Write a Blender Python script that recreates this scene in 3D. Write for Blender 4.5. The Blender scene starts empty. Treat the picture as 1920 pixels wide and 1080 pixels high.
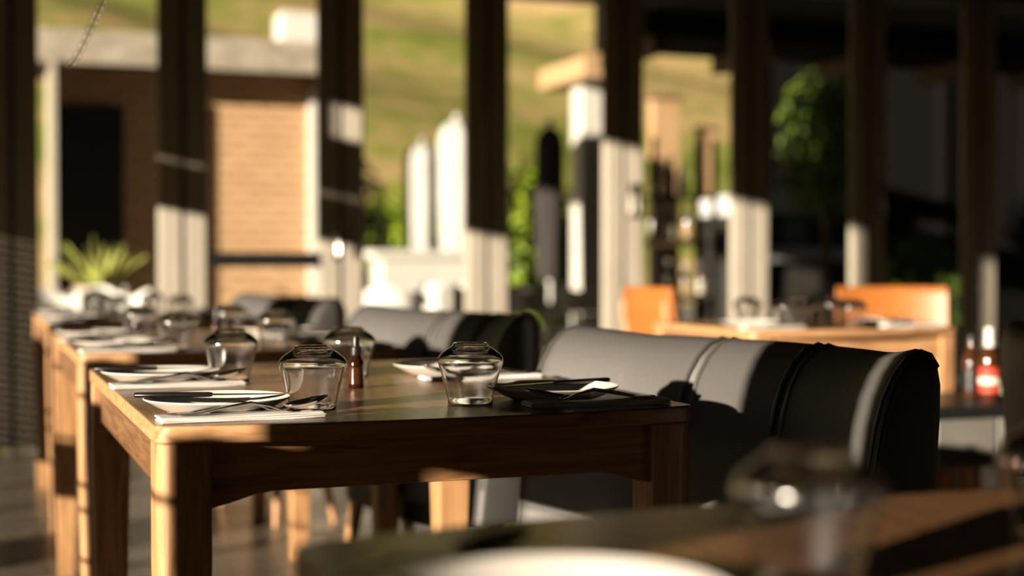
import bpy, math, random
from mathutils import Vector, Matrix

random.seed(7)
S = bpy.context.scene
COL = S.collection
PI = math.pi

# ------------------------------------------------------------------ frame of the room
PHI = math.radians(20.7)                     # the room and its tables stand 20.7 degrees off the view
E1 = Vector((math.cos(PHI), math.sin(PHI), 0))
E2 = Vector((-math.sin(PHI), math.cos(PHI), 0))
ORG = Vector((-0.468, 1.887, 0))             # front left corner of the table in focus
EYE = 0.966
TOP = 0.75
FPX = 2700.0


def P(u, v, z=0.0):
    p = ORG + E1 * u + E2 * v
    return Vector((p.x, p.y, z))


def uv_at(px, v):
    """room coordinate u of the photo column px at room depth v"""
    k = (px - 960) / FPX
    a = E1.x - k * E1.y
    b = k * (ORG.y + E2.y * v) - ORG.x - E2.x * v
    return b / a


def depth(u, v):
    return P(u, v).y


def z_at(py, d):
    return EYE + (492 - py) / FPX * d


# ------------------------------------------------------------------ camera, light, exposure
cam = bpy.data.cameras.new('camera')
cam.sensor_width = 36
cam.lens = FPX / 1920 * 36
cam.dof.use_dof = True
cam.dof.focus_distance = 2.13
cam.dof.aperture_fstop = 1.95
cam.clip_start = 0.05
cam.clip_end = 400
co = bpy.data.objects.new('camera', cam)
co.location = (0, 0, EYE)
co.rotation_euler = (math.radians(90 - 1.02), 0, 0)
COL.objects.link(co)
S.camera = co

SUN_EL = math.radians(10.0)
SUN_AZ = math.radians(46)                    # travels right and away from the camera
sl = bpy.data.lights.new('sun', 'SUN')
sl.energy = 16
sl.color = (1.0, 0.85, 0.66)
sl.angle = math.radians(0.6)
so = bpy.data.objects.new('sun', sl)
sd = Vector((math.cos(SUN_AZ) * math.cos(SUN_EL), math.sin(SUN_AZ) * math.cos(SUN_EL), -math.sin(SUN_EL)))
so.rotation_euler = sd.to_track_quat('-Z', 'Y').to_euler()
so.location = (-6, -6, 5)
COL.objects.link(so)

W = bpy.data.worlds.new('sky')
S.world = W
W.use_nodes = True
nt = W.node_tree
bg = nt.nodes['Background']
sky = nt.nodes.new('ShaderNodeTexSky')
sky.sky_type = 'NISHITA'
sky.sun_disc = False
sky.sun_elevation = SUN_EL
sky.sun_rotation = math.atan2(-sd.x, -sd.y)
nt.links.new(sky.outputs[0], bg.inputs[0])
bg.inputs[1].default_value = 0.02

S.view_settings.view_transform = 'Standard'
S.view_settings.look = 'None'
S.view_settings.gamma = 1
S.view_settings.use_curve_mapping = False
S.view_settings.exposure = -0.25
S.cycles.max_bounces = 14
S.cycles.transmission_bounces = 14
S.cycles.transparent_max_bounces = 24
S.cycles.sample_clamp_indirect = 20
S.cycles.caustics_refractive = False
S.cycles.caustics_reflective = False


# ------------------------------------------------------------------ materials
def mat(name, col, rough=0.5, spec=0.5, metal=0.0, **kw):
    m = bpy.data.materials.new(name)
    m.use_nodes = True
    b = m.node_tree.nodes['Principled BSDF']
    b.inputs['Base Color'].default_value = (*col, 1)
    b.inputs['Roughness'].default_value = rough
    b.inputs['Specular IOR Level'].default_value = spec
    b.inputs['Metallic'].default_value = metal
    for k, v in kw.items():
        b.inputs[k].default_value = v
    return m


def ramp_mat(name, stops, scale=(5, 5, 5), nscale=3.0, detail=6, rough=0.5, bump=0.0, rot=(0, 0, 0), distort=0.0, spec=0.5):
    m = mat(name, (1, 1, 1), rough, spec)
    n = m.node_tree.nodes
    l = m.node_tree.links
    b = n['Principled BSDF']
    tc = n.new('ShaderNodeTexCoord')
    mp = n.new('ShaderNodeMapping')
    mp.inputs['Scale'].default_value = scale
    mp.inputs['Rotation'].default_value = rot
    nz = n.new('ShaderNodeTexNoise')
    nz.inputs['Scale'].default_value = nscale
    nz.inputs['Detail'].default_value = detail
    nz.inputs['Distortion'].default_value = distort
    cr = n.new('ShaderNodeValToRGB')
    e = cr.color_ramp.elements
    e[0].position, e[0].color = stops[0][0], (*stops[0][1], 1)
    e[1].position, e[1].color = stops[-1][0], (*stops[-1][1], 1)
    for p, c in stops[1:-1]:
        x = e.new(p)
        x.color = (*c, 1)
    l.new(tc.outputs['Object'], mp.inputs[0])
    l.new(mp.outputs[0], nz.inputs[0])
    l.new(nz.outputs[0], cr.inputs[0])
    l.new(cr.outputs[0], b.inputs['Base Color'])
    if bump:
        bp = n.new('ShaderNodeBump')
        bp.inputs['Strength'].default_value = bump
        bp.inputs['Distance'].default_value = 0.002
        l.new(nz.outputs[0], bp.inputs['Height'])
        l.new(bp.outputs[0], b.inputs['Normal'])
    return m


OAK = [(0.28, (0.24, 0.11, 0.045)), (0.5, (0.47, 0.25, 0.115)), (0.72, (0.58, 0.34, 0.165))]
OAKT = [(0.30, (0.13, 0.06, 0.024)), (0.5, (0.21, 0.105, 0.048)), (0.72, (0.28, 0.15, 0.07))]
M = {}
M['oak_x'] = ramp_mat('oak grain along x', OAK, (1.2, 16, 16), 5, 8, 0.42, 0.25, distort=0.8)
M['oak_y'] = ramp_mat('oak grain along y', OAKT, (16, 1.2, 16), 5, 8, 0.27, 0.12, distort=0.8)
M['oak_z'] = ramp_mat('oak grain along z', OAK, (16, 16, 1.2), 5, 8, 0.42, 0.25, distort=0.8)
M['tan_leather'] = ramp_mat('tan leather', [(0.3, (0.30, 0.095, 0.018)), (0.7, (0.40, 0.135, 0.028))], (8, 8, 8), 6, 5, 0.42, 0.2)
M['ceramic'] = mat('white glazed ceramic', (0.78, 0.74, 0.68), 0.18)
M['linen'] = ramp_mat('white linen', [(0.3, (0.72, 0.68, 0.64)), (0.7, (0.82, 0.79, 0.75))], (300, 300, 300), 2, 2, 0.85, 0.3)
M['steel'] = mat('polished steel', (0.62, 0.6, 0.57), 0.16, 0.5, 1.0)
M['black_handle'] = mat('black knife resin', (0.012, 0.011, 0.010), 0.25)
M['amber'] = mat('amber glass', (0.022, 0.0055, 0.0012), 0.08, 0.6)
M['black_cap'] = mat('black plastic cap', (0.012, 0.012, 0.012), 0.35)
M['paper'] = mat('cream label paper', (0.75, 0.70, 0.58), 0.7)
M['frame'] = ramp_mat('taupe painted timber', [(0.3, (0.40, 0.36, 0.29)), (0.7, (0.47, 0.425, 0.35))], (3, 3, 0.6), 5, 5, 0.5, 0.1)
M['white_paint'] = ramp_mat('off white render', [(0.3, (0.56, 0.54, 0.50)), (0.7, (0.64, 0.62, 0.58))], (2, 2, 2), 4, 5, 0.7)
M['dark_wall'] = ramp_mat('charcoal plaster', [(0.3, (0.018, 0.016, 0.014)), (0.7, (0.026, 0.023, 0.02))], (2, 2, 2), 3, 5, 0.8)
M['ceiling'] = ramp_mat('dark stained ceiling boards', [(0.3, (0.02, 0.016, 0.012)), (0.7, (0.035, 0.028, 0.02))], (1, 12, 1), 3, 5, 0.7)
M['black_metal'] = mat('black metal', (0.012, 0.012, 0.012), 0.4)
M['brass'] = mat('satin nickel', (0.85, 0.82, 0.75), 0.22, 0.5, 1.0)
M['white_metal'] = mat('white painted metal', (0.68, 0.66, 0.63), 0.4)
M['canvas'] = ramp_mat('white canvas', [(0.3, (0.46, 0.45, 0.43)), (0.7, (0.53, 0.52, 0.50))], (6, 6, 1), 4, 4, 0.8)
M['dark_canvas'] = mat('dark plum canvas', (0.030, 0.022, 0.024), 0.8)
M['fascia'] = ramp_mat('weathered fascia', [(0.35, (0.27, 0.23, 0.18)), (0.65, (0.42, 0.37, 0.30))], (1.5, 1.5, 4), 4, 6, 0.8)
M['soffit'] = mat('brown soffit timber', (0.12, 0.07, 0.04), 0.6)
M['roofing'] = mat('flat roofing', (0.35, 0.30, 0.25), 0.9)
M['paving'] = ramp_mat('pale terrace paving', [(0.3, (0.24, 0.21, 0.17)), (0.7, (0.33, 0.30, 0.26))], (1, 1, 1), 3, 6, 0.8)
M['shade_black'] = mat('shade black', (0.006, 0.005, 0.005), 0.8, 0.1)  # near black that stands in for darkness outside the right windows
M['unseen_lawn'] = ramp_mat('shaggy lawn', [(0.3, (0.035, 0.05, 0.012)), (0.7, (0.06, 0.075, 0.02))], (3, 3, 3), 5, 6, 0.95)
M['terracotta'] = mat('pale pot clay', (0.45, 0.33, 0.25), 0.7)
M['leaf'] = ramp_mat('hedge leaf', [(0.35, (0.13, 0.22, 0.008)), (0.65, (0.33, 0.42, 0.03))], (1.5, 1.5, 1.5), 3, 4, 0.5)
M['shaded_leaf'] = ramp_mat('shaded leaf', [(0.35, (0.04, 0.09, 0.012)), (0.65, (0.16, 0.22, 0.02))], (1.5, 1.5, 1.5), 3, 4, 0.5)  # darker leaf green, with the shade put into its colour
M['agave'] = mat('agave leaf', (0.38, 0.40, 0.10), 0.45)
M['bark'] = mat('bark', (0.12, 0.08, 0.05), 0.9)
M['soil'] = mat('soil', (0.06, 0.04, 0.03), 0.9)
M['blue_pane'] = mat('blue grey pane', (0.10, 0.14, 0.20), 0.15)
M['grey_render'] = ramp_mat('grey render', [(0.3, (0.50, 0.51, 0.53)), (0.7, (0.58, 0.59, 0.61))], (2, 2, 2), 4, 5, 0.8)
M['pale_panel'] = ramp_mat('pale laminate', [(0.3, (0.15, 0.14, 0.125)), (0.7, (0.19, 0.18, 0.16))], (2, 2, 2), 4, 5, 0.5)
M['red_label'] = mat('red label', (0.55, 0.05, 0.03), 0.6)
M['brown_glass'] = mat('brown bottle glass', (0.05, 0.016, 0.006), 0.08, 0.6)
M['tan_timber'] = ramp_mat('tan timber', [(0.3, (0.40, 0.24, 0.12)), (0.7, (0.55, 0.36, 0.2))], (14, 14, 1), 4, 6, 0.6)

# leather with a fine woven emboss
m = mat('black leather', (0.070, 0.066, 0.063), 0.56, 1.0)
n, l = m.node_tree.nodes, m.node_tree.links
tc = n.new('ShaderNodeTexCoord')
mp = n.new('ShaderNodeMapping')
mp.inputs['Rotation'].default_value = (0.6, 0.3, 0.2)
wv = n.new('ShaderNodeTexWave')
wv.inputs['Scale'].default_value = 120
wv.inputs['Distortion'].default_value = 0.8
wv.inputs['Detail Scale'].default_value = 3
wv2 = n.new('ShaderNodeTexVoronoi')
wv2.inputs['Scale'].default_value = 260
ad = n.new('ShaderNodeMath')
ad.operation = 'ADD'
bp = n.new('ShaderNodeBump')
bp.inputs['Strength'].default_value = 0.35
bp.inputs['Distance'].default_value = 0.0012
l.new(tc.outputs['Object'], mp.inputs[0])
l.new(mp.outputs[0], wv.inputs[0])
l.new(mp.outputs[0], wv2.inputs[0])
l.new(wv.outputs['Fac'], ad.inputs[0])
l.new(wv2.outputs['Distance'], ad.inputs[1])
l.new(ad.outputs[0], bp.inputs['Height'])
l.new(bp.outputs[0], n['Principled BSDF'].inputs['Normal'])
M['leather'] = m
M['piping'] = mat('leather piping', (0.06, 0.056, 0.05), 0.35, 0.8)


def thin_glass(name, tint=(1, 1, 1), rough=0.02, ior=1.5):
    """a thin glass wall: clear with a Fresnel reflection"""
    m = bpy.data.materials.new(name)
    m.use_nodes = True
    n, l = m.node_tree.nodes, m.node_tree.links
    n.clear()
    o = n.new('ShaderNodeOutputMaterial')
    t = n.new('ShaderNodeBsdfTransparent')
    t.inputs[0].default_value = (*tint, 1)
    g = n.new('ShaderNodeBsdfGlossy')
    g.inputs['Roughness'].default_value = rough
    f = n.new('ShaderNodeFresnel')
    gm = n.new('ShaderNodeNewGeometry')
    mr = n.new('ShaderNodeMapRange')             # same reflection on both faces of the thin wall
    mr.inputs['To Min'].default_value = ior
    mr.inputs['To Max'].default_value = 1 / ior
    l.new(gm.outputs['Backfacing'], mr.inputs[0])
    l.new(mr.outputs[0], f.inputs['IOR'])
    x = n.new('ShaderNodeMixShader')
    l.new(f.outputs[0], x.inputs[0])
    l.new(t.outputs[0], x.inputs[1])
    l.new(g.outputs[0], x.inputs[2])
    l.new(x.outputs[0], o.inputs[0])
    return m


M['pane'] = thin_glass('window pane', (0.97, 0.98, 0.97), 0.01, 1.4)
M['tumbler'] = thin_glass('tumbler wall', (0.985, 0.985, 0.98), 0.05, 1.5)
m = bpy.data.materials.new('solid glass')
m.use_nodes = True
n, l = m.node_tree.nodes, m.node_tree.links
n.clear()
o_ = n.new('ShaderNodeOutputMaterial')
g_ = n.new('ShaderNodeBsdfGlass')
g_.inputs['IOR'].default_value = 1.5
g_.inputs['Roughness'].default_value = 0.0
s_ = n.new('ShaderNodeBsdfGlossy')             # rough gloss mixed in to widen the sun's glints
s_.inputs['Roughness'].default_value = 0.14
x_ = n.new('ShaderNodeMixShader')
x_.inputs[0].default_value = 0.07
l.new(g_.outputs[0], x_.inputs[1])
l.new(s_.outputs[0], x_.inputs[2])
l.new(x_.outputs[0], o_.inputs[0])
M['solid_glass'] = m


def brick_mat(name, c1, c2, mortar, scale, bw, rh):
    m = mat(name, (1, 1, 1), 0.85)
    n, l = m.node_tree.nodes, m.node_tree.links
    tc = n.new('ShaderNodeTexCoord')
    sp = n.new('ShaderNodeSeparateXYZ')
    cb = n.new('ShaderNodeCombineXYZ')
    br = n.new('ShaderNodeTexBrick')
    br.inputs['Color1'].default_value = (*c1, 1)
    br.inputs['Color2'].default_value = (*c2, 1)
    br.inputs['Mortar'].default_value = (*mortar, 1)
    br.inputs['Scale'].default_value = scale
    br.inputs['Brick Width'].default_value = bw
    br.inputs['Row Height'].default_value = rh
    br.inputs['Mortar Size'].default_value = 0.012
    l.new(tc.outputs['Object'], sp.inputs[0])
    l.new(sp.outputs[0], cb.inputs[0])
    l.new(sp.outputs[2], cb.inputs[1])
    l.new(cb.outputs[0], br.inputs[0])
    l.new(br.outputs[0], n['Principled BSDF'].inputs['Base Color'])
    return m


M['brick'] = brick_mat('sandy brick', (0.50, 0.31, 0.17), (0.58, 0.37, 0.21), (0.33, 0.19, 0.10), 1.0, 0.23, 0.085)

# floor: long boards
m = mat('polished floor boards', (1, 1, 1), 0.28, 0.5)
n, l = m.node_tree.nodes, m.node_tree.links
tc = n.new('ShaderNodeTexCoord')
br = n.new('ShaderNodeTexBrick')
br.inputs['Color1'].default_value = (0.14, 0.115, 0.085, 1)
br.inputs['Color2'].default_value = (0.19, 0.16, 0.12, 1)
br.inputs['Mortar'].default_value = (0.02, 0.016, 0.012, 1)
br.inputs['Scale'].default_value = 1.0
br.inputs['Brick Width'].default_value = 2.2
br.inputs['Row Height'].default_value = 0.16
br.inputs['Mortar Size'].default_value = 0.006
nz = n.new('ShaderNodeTexNoise')
nz.inputs['Scale'].default_value = 3
rr = n.new('ShaderNodeMapRange')
rr.inputs['To Min'].default_value = 0.16
rr.inputs['To Max'].default_value = 0.4
l.new(tc.outputs['Object'], br.inputs[0])
l.new(tc.outputs['Object'], nz.inputs[0])
l.new(nz.outputs[0], rr.inputs[0])
l.new(rr.outputs[0], n['Principled BSDF'].inputs['Roughness'])
l.new(br.outputs[0], n['Principled BSDF'].inputs['Base Color'])
M['floor'] = m

# hillside: grass, vines and bare tracks
m = mat('hillside', (1, 1, 1), 0.95, 0.1)
n, l = m.node_tree.nodes, m.node_tree.links
tc = n.new('ShaderNodeTexCoord')
mp = n.new('ShaderNodeMapping')
mp.inputs['Scale'].default_value = (0.05, 0.10, 0.22)
mp.inputs['Rotation'].default_value = (0, 0.25, 0)
nz = n.new('ShaderNodeTexNoise')
nz.inputs['Scale'].default_value = 1.6
nz.inputs['Detail'].default_value = 5
nz2 = n.new('ShaderNodeTexNoise')
nz2.inputs['Scale'].default_value = 0.9
nz2.inputs['Detail'].default_value = 4
mxx = n.new('ShaderNodeMix')
mxx.inputs[0].default_value = 0.42
cr = n.new('ShaderNodeValToRGB')
e = cr.color_ramp.elements
e[0].position, e[0].color = 0.36, (0.16, 0.20, 0.03, 1)
e[1].position, e[1].color = 0.62, (0.55, 0.38, 0.20, 1)
x = e.new(0.46)
x.color = (0.26, 0.28, 0.06, 1)
x = e.new(0.54)
x.color = (0.46, 0.34, 0.15, 1)
l.new(tc.outputs['Object'], mp.inputs[0])
l.new(mp.outputs[0], nz.inputs[0])
l.new(tc.outputs['Object'], nz2.inputs[0])
l.new(nz.outputs[0], mxx.inputs[2])
l.new(nz2.outputs[0], mxx.inputs[3])
l.new(mxx.outputs[0], cr.inputs[0])
l.new(cr.outputs[0], n['Principled BSDF'].inputs['Base Color'])
M['hill'] = m


# ------------------------------------------------------------------ mesh building
class MB:
    def __init__(self):
        self.v = []
        self.f = []

    def add(self, vs, fs):
        o = len(self.v)
        self.v += [tuple(x) for x in vs]
        self.f += [tuple(i + o for i in f) for f in fs]
        return self

    def box(self, x0, x1, y0, y1, z0, z1):
        vs = [(x, y, z) for z in (z0, z1) for y in (y0, y1) for x in (x0, x1)]
        return self.add(vs, [(0, 2, 3, 1), (4, 5, 7, 6), (0, 1, 5, 4), (2, 6, 7, 3), (0, 4, 6, 2), (1, 3, 7, 5)])

    def loft(self, loops, cap=True, closed=True):
        n = len(loops[0])
        vs = [p for lp in loops for p in lp]
        fs = []
        for k in range(len(loops) - 1):
            for i in range(n if closed else n - 1):
                j = (i + 1) % n
                fs.append((k * n + i, k * n + j, (k + 1) * n + j, (k + 1) * n + i))
        if cap:
            fs.append(tuple(range(n - 1, -1, -1)))
            fs.append(tuple((len(loops) - 1) * n + i for i in range(n)))
        return self.add(vs, fs)

    def prism(self, poly, z0, z1):
        return self.loft([[(x, y, z0) for x, y in poly], [(x, y, z1) for x, y in poly]])

    def lathe(self, prof, seg=40, c=(0, 0, 0), cap=True):
        loops = [[(c[0] + r * math.cos(2 * PI * i / seg), c[1] + r * math.sin(2 * PI * i / seg), c[2] + z) for i in range(seg)] for r, z in prof]
        return self.loft(loops, cap)

    def tube(self, pts, rad, seg=10):
        pts = [Vector(p) for p in pts]
        loops = []
        up = None
        for i, p in enumerate(pts):
            t = (pts[min(i + 1, len(pts) - 1)] - pts[max(i - 1, 0)]).normalized()
            if up is None:
                up = Vector((0, 0, 1)) if abs(t.z) < 0.9 else Vector((1, 0, 0))
            s = t.cross(up).normalized()
            up = s.cross(t).normalized()
            r = rad[i] if isinstance(rad, (list, tuple)) else rad
            loops.append([p + (s * math.cos(2 * PI * k / seg) + up * math.sin(2 * PI * k / seg)) * r for k in range(seg)])
        return self.loft(loops)

    def ball(self, c, r, seg=10, sz=1.0):
        prof = []
        k = seg // 2
        for i in range(k + 1):
            a = -PI / 2 + PI * i / k
            prof.append((max(r * math.cos(a), r * 0.02), r * sz * math.sin(a)))
        return self.lathe(prof, seg, c)

    def build(self, name, material, parent=None, bevel=0.0, seg=2, smooth=35, loc=None, rot=None):
        me = bpy.data.meshes.new(name)
        me.from_pydata(self.v, [], self.f)
        me.validate()
        import bmesh
        bm = bmesh.new()
        bm.from_mesh(me)
        bmesh.ops.recalc_face_normals(bm, faces=bm.faces)
        bm.to_mesh(me)
        bm.free()
        if smooth:
            for p in me.polygons:
                p.use_smooth = True
            me.set_sharp_from_angle(angle=math.radians(smooth))
        me.materials.append(M[material])
        o = bpy.data.objects.new(name, me)
        COL.objects.link(o)
        if parent:
            o.parent = parent
        if loc is not None:
            o.location = loc
        if rot is not None:
            o.rotation_euler = (0, 0, rot)
        if bevel:
            b = o.modifiers.new('bevel', 'BEVEL')
            b.width = bevel
            b.segments = seg
            b.limit_method = 'ANGLE'
            b.angle_limit = math.radians(40)
            b.harden_normals = False
        return o


def tag(o, label, cat, group=None, kind=None):
    o['label'] = label
    o['category'] = cat
    if group:
        o['group'] = group
    if kind:
        o['kind'] = kind
    return o


def empty(name, loc, rz=0.0):
    o = bpy.data.objects.new(name, None)
    o.empty_display_size = 0.05
    o.location = loc
    o.rotation_euler = (0, 0, rz)
    COL.objects.link(o)
    return o


KIDS = {}


def copy_tree(o, parent=None):
    c = o.copy()
    COL.objects.link(c)
    if parent:
        c.parent = parent
    for ch in [k for k in list(bpy.data.objects) if k.parent == o] if o.name not in KIDS else [bpy.data.objects[k] for k in KIDS[o.name]]:
        copy_tree(ch, c)
    return c


def seal():
    """remember every object's children once, so copies are cheap"""
    KIDS.clear()
    for o in bpy.data.objects:
        KIDS.setdefault(o.name, [])
        if o.parent:
            KIDS.setdefault(o.parent.name, []).append(o.name)


def struct(o):
    o['kind'] = 'structure'
    return o


# ------------------------------------------------------------------ the room (built in room axes, turned by PHI about ORG)
def room(mb, name, material, parent=None, bevel=0.0):
    if parent:
        return mb.build(name, material, parent, bevel)
    return mb.build(name, material, None, bevel, loc=(ORG.x, ORG.y, 0), rot=PHI)


VW = 5.79            # window wall
UL = -1.5            # left wall
UR = 7.2
VB = -4.2
struct(room(MB().box(UL - .1, UR, VB, VW + .12, -.1, 0), 'floor', 'floor'))
struct(room(MB().box(UL - .35, UR + .2, VB - .2, VW + 1.3, 2.72, 2.95), 'ceiling', 'ceiling'))
struct(room(MB().box(UR, UR + .15, VB, VW + .12, 0, 2.72), 'wall_right', 'dark_wall'))
struct(room(MB().box(UL, UR, VB - .15, VB, 0, 2.72), 'wall_back', 'dark_wall'))

# left wall: unseen; piers, header and cables, with pieces added to shape the sunlight
wl = MB()
wl.box(UL - .08, UL, VB, 3.15, 2.46, 2.72)                         # header, stepped up over one bay to let sun higher up a post
wl.box(UL - .08, UL, 3.15, 3.80, 2.62, 2.72)
wl.box(UL - .08, UL, 3.80, VW + .12, 2.46, 2.72)
for v0, end, st, hi in ((0.0, -1.315, 1.185, 2.46), (1.60, -1.19, 1.185, 1.40), (3.42, -1.19, 2.46, 2.46)):   # a pier before each table, its height, steps and slot shaped for the sunlight
    lo = 1.045
    wl.box(UL - .08, UL, v0 + end, v0 - .995, 0, hi)
    wl.box(UL - .08, UL, v0 - .995, v0 - .95, 0, st)
    wl.box(UL - .08, UL, v0 - .95, v0 - .88, 0, 1.015)
    wl.box(UL - .08, UL, v0 - .95, v0 - .88, 1.05, st)
    wl.box(UL - .08, UL, v0 - .88, v0 - .825, 0, st)
    wl.box(UL - .08, UL, v0 - .825, v0 - .748, 0, max(lo, st if st > 2 else 0))
wl.box(UL - .08, UL, -1.79, -1.395, 0, 2.46)  # blocker added, leaving one slit of sun for the chair wing
for a, b, z0, z1 in ((.24, .43, 0, .745), (.24, .43, .845, .98), (.24, .310, .745, .845), (.332, .43, .745, .845), (1.84, 2.25, .57, .72), (.12, .41, 1.09, 1.40)):
    wl.box(UL - .08, UL, a, b, z0, z1)                             # unseen blockers added to shade table legs and a chair wing
wl.box(UL - .08, UL, VB, -2.06, 0, 2.46)
wl.box(UL - .08, UL, 3.80, 3.96, 1.92, 2.46)  # hanging piece added to shade one window post
for z0, z1 in ((1.70, 1.945), (1.965, 2.125), (2.14, 2.27)):          # unseen slats added to shade two window posts
    wl.box(UL - .08, UL, 4.14, 4.80, z0, z1)
wl.box(UL - .08, UL, 4.30, 4.80, 2.27, 2.46)
wl.box(UL - .08, UL, 4.78, VW + .12, 1.42, 2.46)  # panel and slats added to dim the far left door post
for k in range(35):
    wl.box(UL - .06, UL - .02, 4.78, VW + .12, .02 + .04 * k, .05 + .04 * k)
struct(room(wl, 'wall_left', 'dark_wall'))
rails = MB()
for z in (.952, .74, .68, .56):
    rails.tube([(UL - .03, -.8, z), (UL - .03, VW, z)], .006, 8)
struct(room(rails, 'trim_1', 'black_metal'))

# window wall: folding glazed doors; the meeting stiles read as wide posts
SP = .854
U0 = .836            # centre of the post left of the brick wall
doors = []


def glazed_door(k, midrail=None, handle=None, pane=True, stile=.105, plate=.02):
    ua, ub = U0 + SP * k + .012, U0 + SP * (k + 1) - .012
    y0, y1 = VW, VW + .055
    d = MB()
    d.box(ua, ua + stile, y0, y1, .02, 2.70)
    d.box(ub - stile, ub, y0, y1, .02, 2.70)
    d.box(ua + stile, ub - stile, y0, y1, .02, .16)
    d.box(ua + stile, ub - stile, y0, y1, 2.63, 2.70)
    for x in (ua + stile, ub - stile - .012):
        d.box(x, x + .012, y0 + .012, y1 - .012, .16, 2.63)
    o = struct(room(d, 'door_%d' % (k + 3), 'frame', None, .004))
    if midrail:
        room(MB().box(ua + stile, ub - stile, y0, y1, midrail[0], midrail[1]), 'mid_rail', 'black_metal', o)
    if pane:
        room(MB().box(ua + stile, ub - stile, y0 + .024, y0 + .030, .16, 2.63), 'pane', 'pane', o)
    if handle:
        u, z = handle
        h = MB()
        h.box(u - plate, u + plate, y0 - .008, y0, z - .1, z + .1)
        h.tube([(u, y0 - .008, z + .05), (u, y0 - .05, z + .05), (u, y0 - .055, z + .04), (u, y0 - .055, z - .07)], .009, 10)
        room(h, 'door_handle', 'brass', o)
    return o


def post_u(k):
    return U0 + SP * k


glazed_door(-2)
glazed_door(-1)
glazed_door(0, midrail=(.94, 1.02), handle=(post_u(1) - .03, 1.08))
glazed_door(1)
glazed_door(2)
glazed_door(3, handle=(post_u(3) + .065, 1.33), plate=.035)
glazed_door(4)
glazed_door(5, handle=(post_u(5) + .07, 1.36))
glazed_door(6)
tm = MB()
tm.box(UL, UR, VW - .03, VW + .1, 2.70, 2.74)
struct(room(tm, 'trim_2', 'dark_wall'))
for k in range(-1, 8):
    u = post_u(k)
    struct(room(MB().box(u - .0115, u + .0115, VW + .005, VW + .045, 0, 2.7), 'trim_%d' % (k + 4), 'black_metal'))
struct(room(MB().box(UL, post_u(-2) + .01, VW, VW + .12, 0, 2.5), 'wall_far', 'dark_wall'))
struct(room(MB().box(post_u(7) - .0, UR, VW, VW + .12, 0, 2.5), 'wall_far_end', 'dark_wall'))


# ------------------------------------------------------------------ dining tables
TW, TL, TT = .80, 1.12, .025


def table_outline(TL, bow=.034, r=.03, n=14):
    """half-bowed ends, straight sides, rounded corners; x 0..TW, y 0..TL"""
    pts = []

    def arc(cx, cy, a0, a1):
        for i in range(6):
            a = a0 + (a1 - a0) * i / 5
            pts.append((cx + r * math.cos(a), cy + r * math.sin(a)))
    arc(r, r, PI, 1.5 * PI)
    for i in range(1, n):
        t = i / n
        pts.append((r + (TW - 2 * r) * t, -bow * (1 - (2 * t - 1) ** 2)))
    arc(TW - r, r, 1.5 * PI, 2 * PI)
    arc(TW - r, TL - r, 0, .5 * PI)
    for i in range(1, n):
        t = i / n
        pts.append((TW - r - (TW - 2 * r) * t, TL + bow * (1 - (2 * t - 1) ** 2)))
    arc(r, TL - r, .5 * PI, PI)
    return pts


def leg_loop(cx, cy, s, sx, sy, r, z):
    """square leg with its outer corner rounded; (sx, sy) points outward"""
    h = s / 2
    pts = []
    for (a, b) in ((-1, -1), (1, -1), (1, 1), (-1, 1)):
        if a == sx and b == sy:
            for i in range(7):
                # start/end so the loop keeps running anticlockwise
                base = {(-1, -1): PI, (1, -1): 1.5 * PI, (1, 1): 0, (-1, 1): .5 * PI}[(a, b)]
                ang = base + .5 * PI * i / 6
                pts.append((cx + a * (h - r) + r * math.cos(ang), cy + b * (h - r) + r * math.sin(ang), z))
        else:
            pts.append((cx + a * h, cy + b * h, z))
    return pts


def apron_poly(x0, x1, z1):
    e, lo, hi = .085, z1 - .090, z1 - .070
    return [(x0, z1), (x0, lo), (x0 + e * .3, lo + .006), (x0 + e * .7, hi - .004), (x0 + e, hi), (x1 - e, hi), (x1 - e * .7, hi - .004), (x1 - e * .3, lo + .006), (x1, lo), (x1, z1)]


def make_table(loc, label, TL=TL):
    t = empty('dining_table', loc, PHI)
    tag(t, label, 'table', 'oak dining tables set for a meal')
    tp = MB().prism(table_outline(TL), TOP - TT, TOP).build('tabletop', 'oak_y', t, .003)
    tp.data.materials.append(M['oak_x'])           # same wood; the paler edge stands in for sunlight on it
    for pg in tp.data.polygons:
        if abs(pg.normal.z) < .5:
            pg.material_index = 1
    L = .072
    for sx, sy in ((-1, -1), (1, -1), (1, 1), (-1, 1)):
        cx = TW / 2 + sx * (TW / 2 - L / 2 - .002)
        cy = TL / 2 + sy * (TL / 2 - L / 2 - .002)
        k = L - .048
        lg = MB().loft([leg_loop(cx + sx * k / 2 * .0, cy, .05, sx, sy, .02, 0), leg_loop(cx, cy, L, sx, sy, .03, TOP - TT - .16), leg_loop(cx, cy, L, sx, sy, .03, TOP - TT)])
        lg.build('leg', 'oak_z', t, .002)
    for y in (.012, TL - .034):
        pl = apron_poly(L, TW - L, TOP - TT)
        MB().loft([[(x, y, z) for x, z in pl], [(x, y + .022, z) for x, z in pl]]).build('apron', 'oak_x', t, .0015)
    for x in (.012, TW - .034):
        pl = apron_poly(L, TL - L, TOP - TT)
        MB().loft([[(x, y, z) for y, z in pl], [(x + .022, y, z) for y, z in pl]]).build('apron', 'oak_y', t, .0015)
    return t


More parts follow.
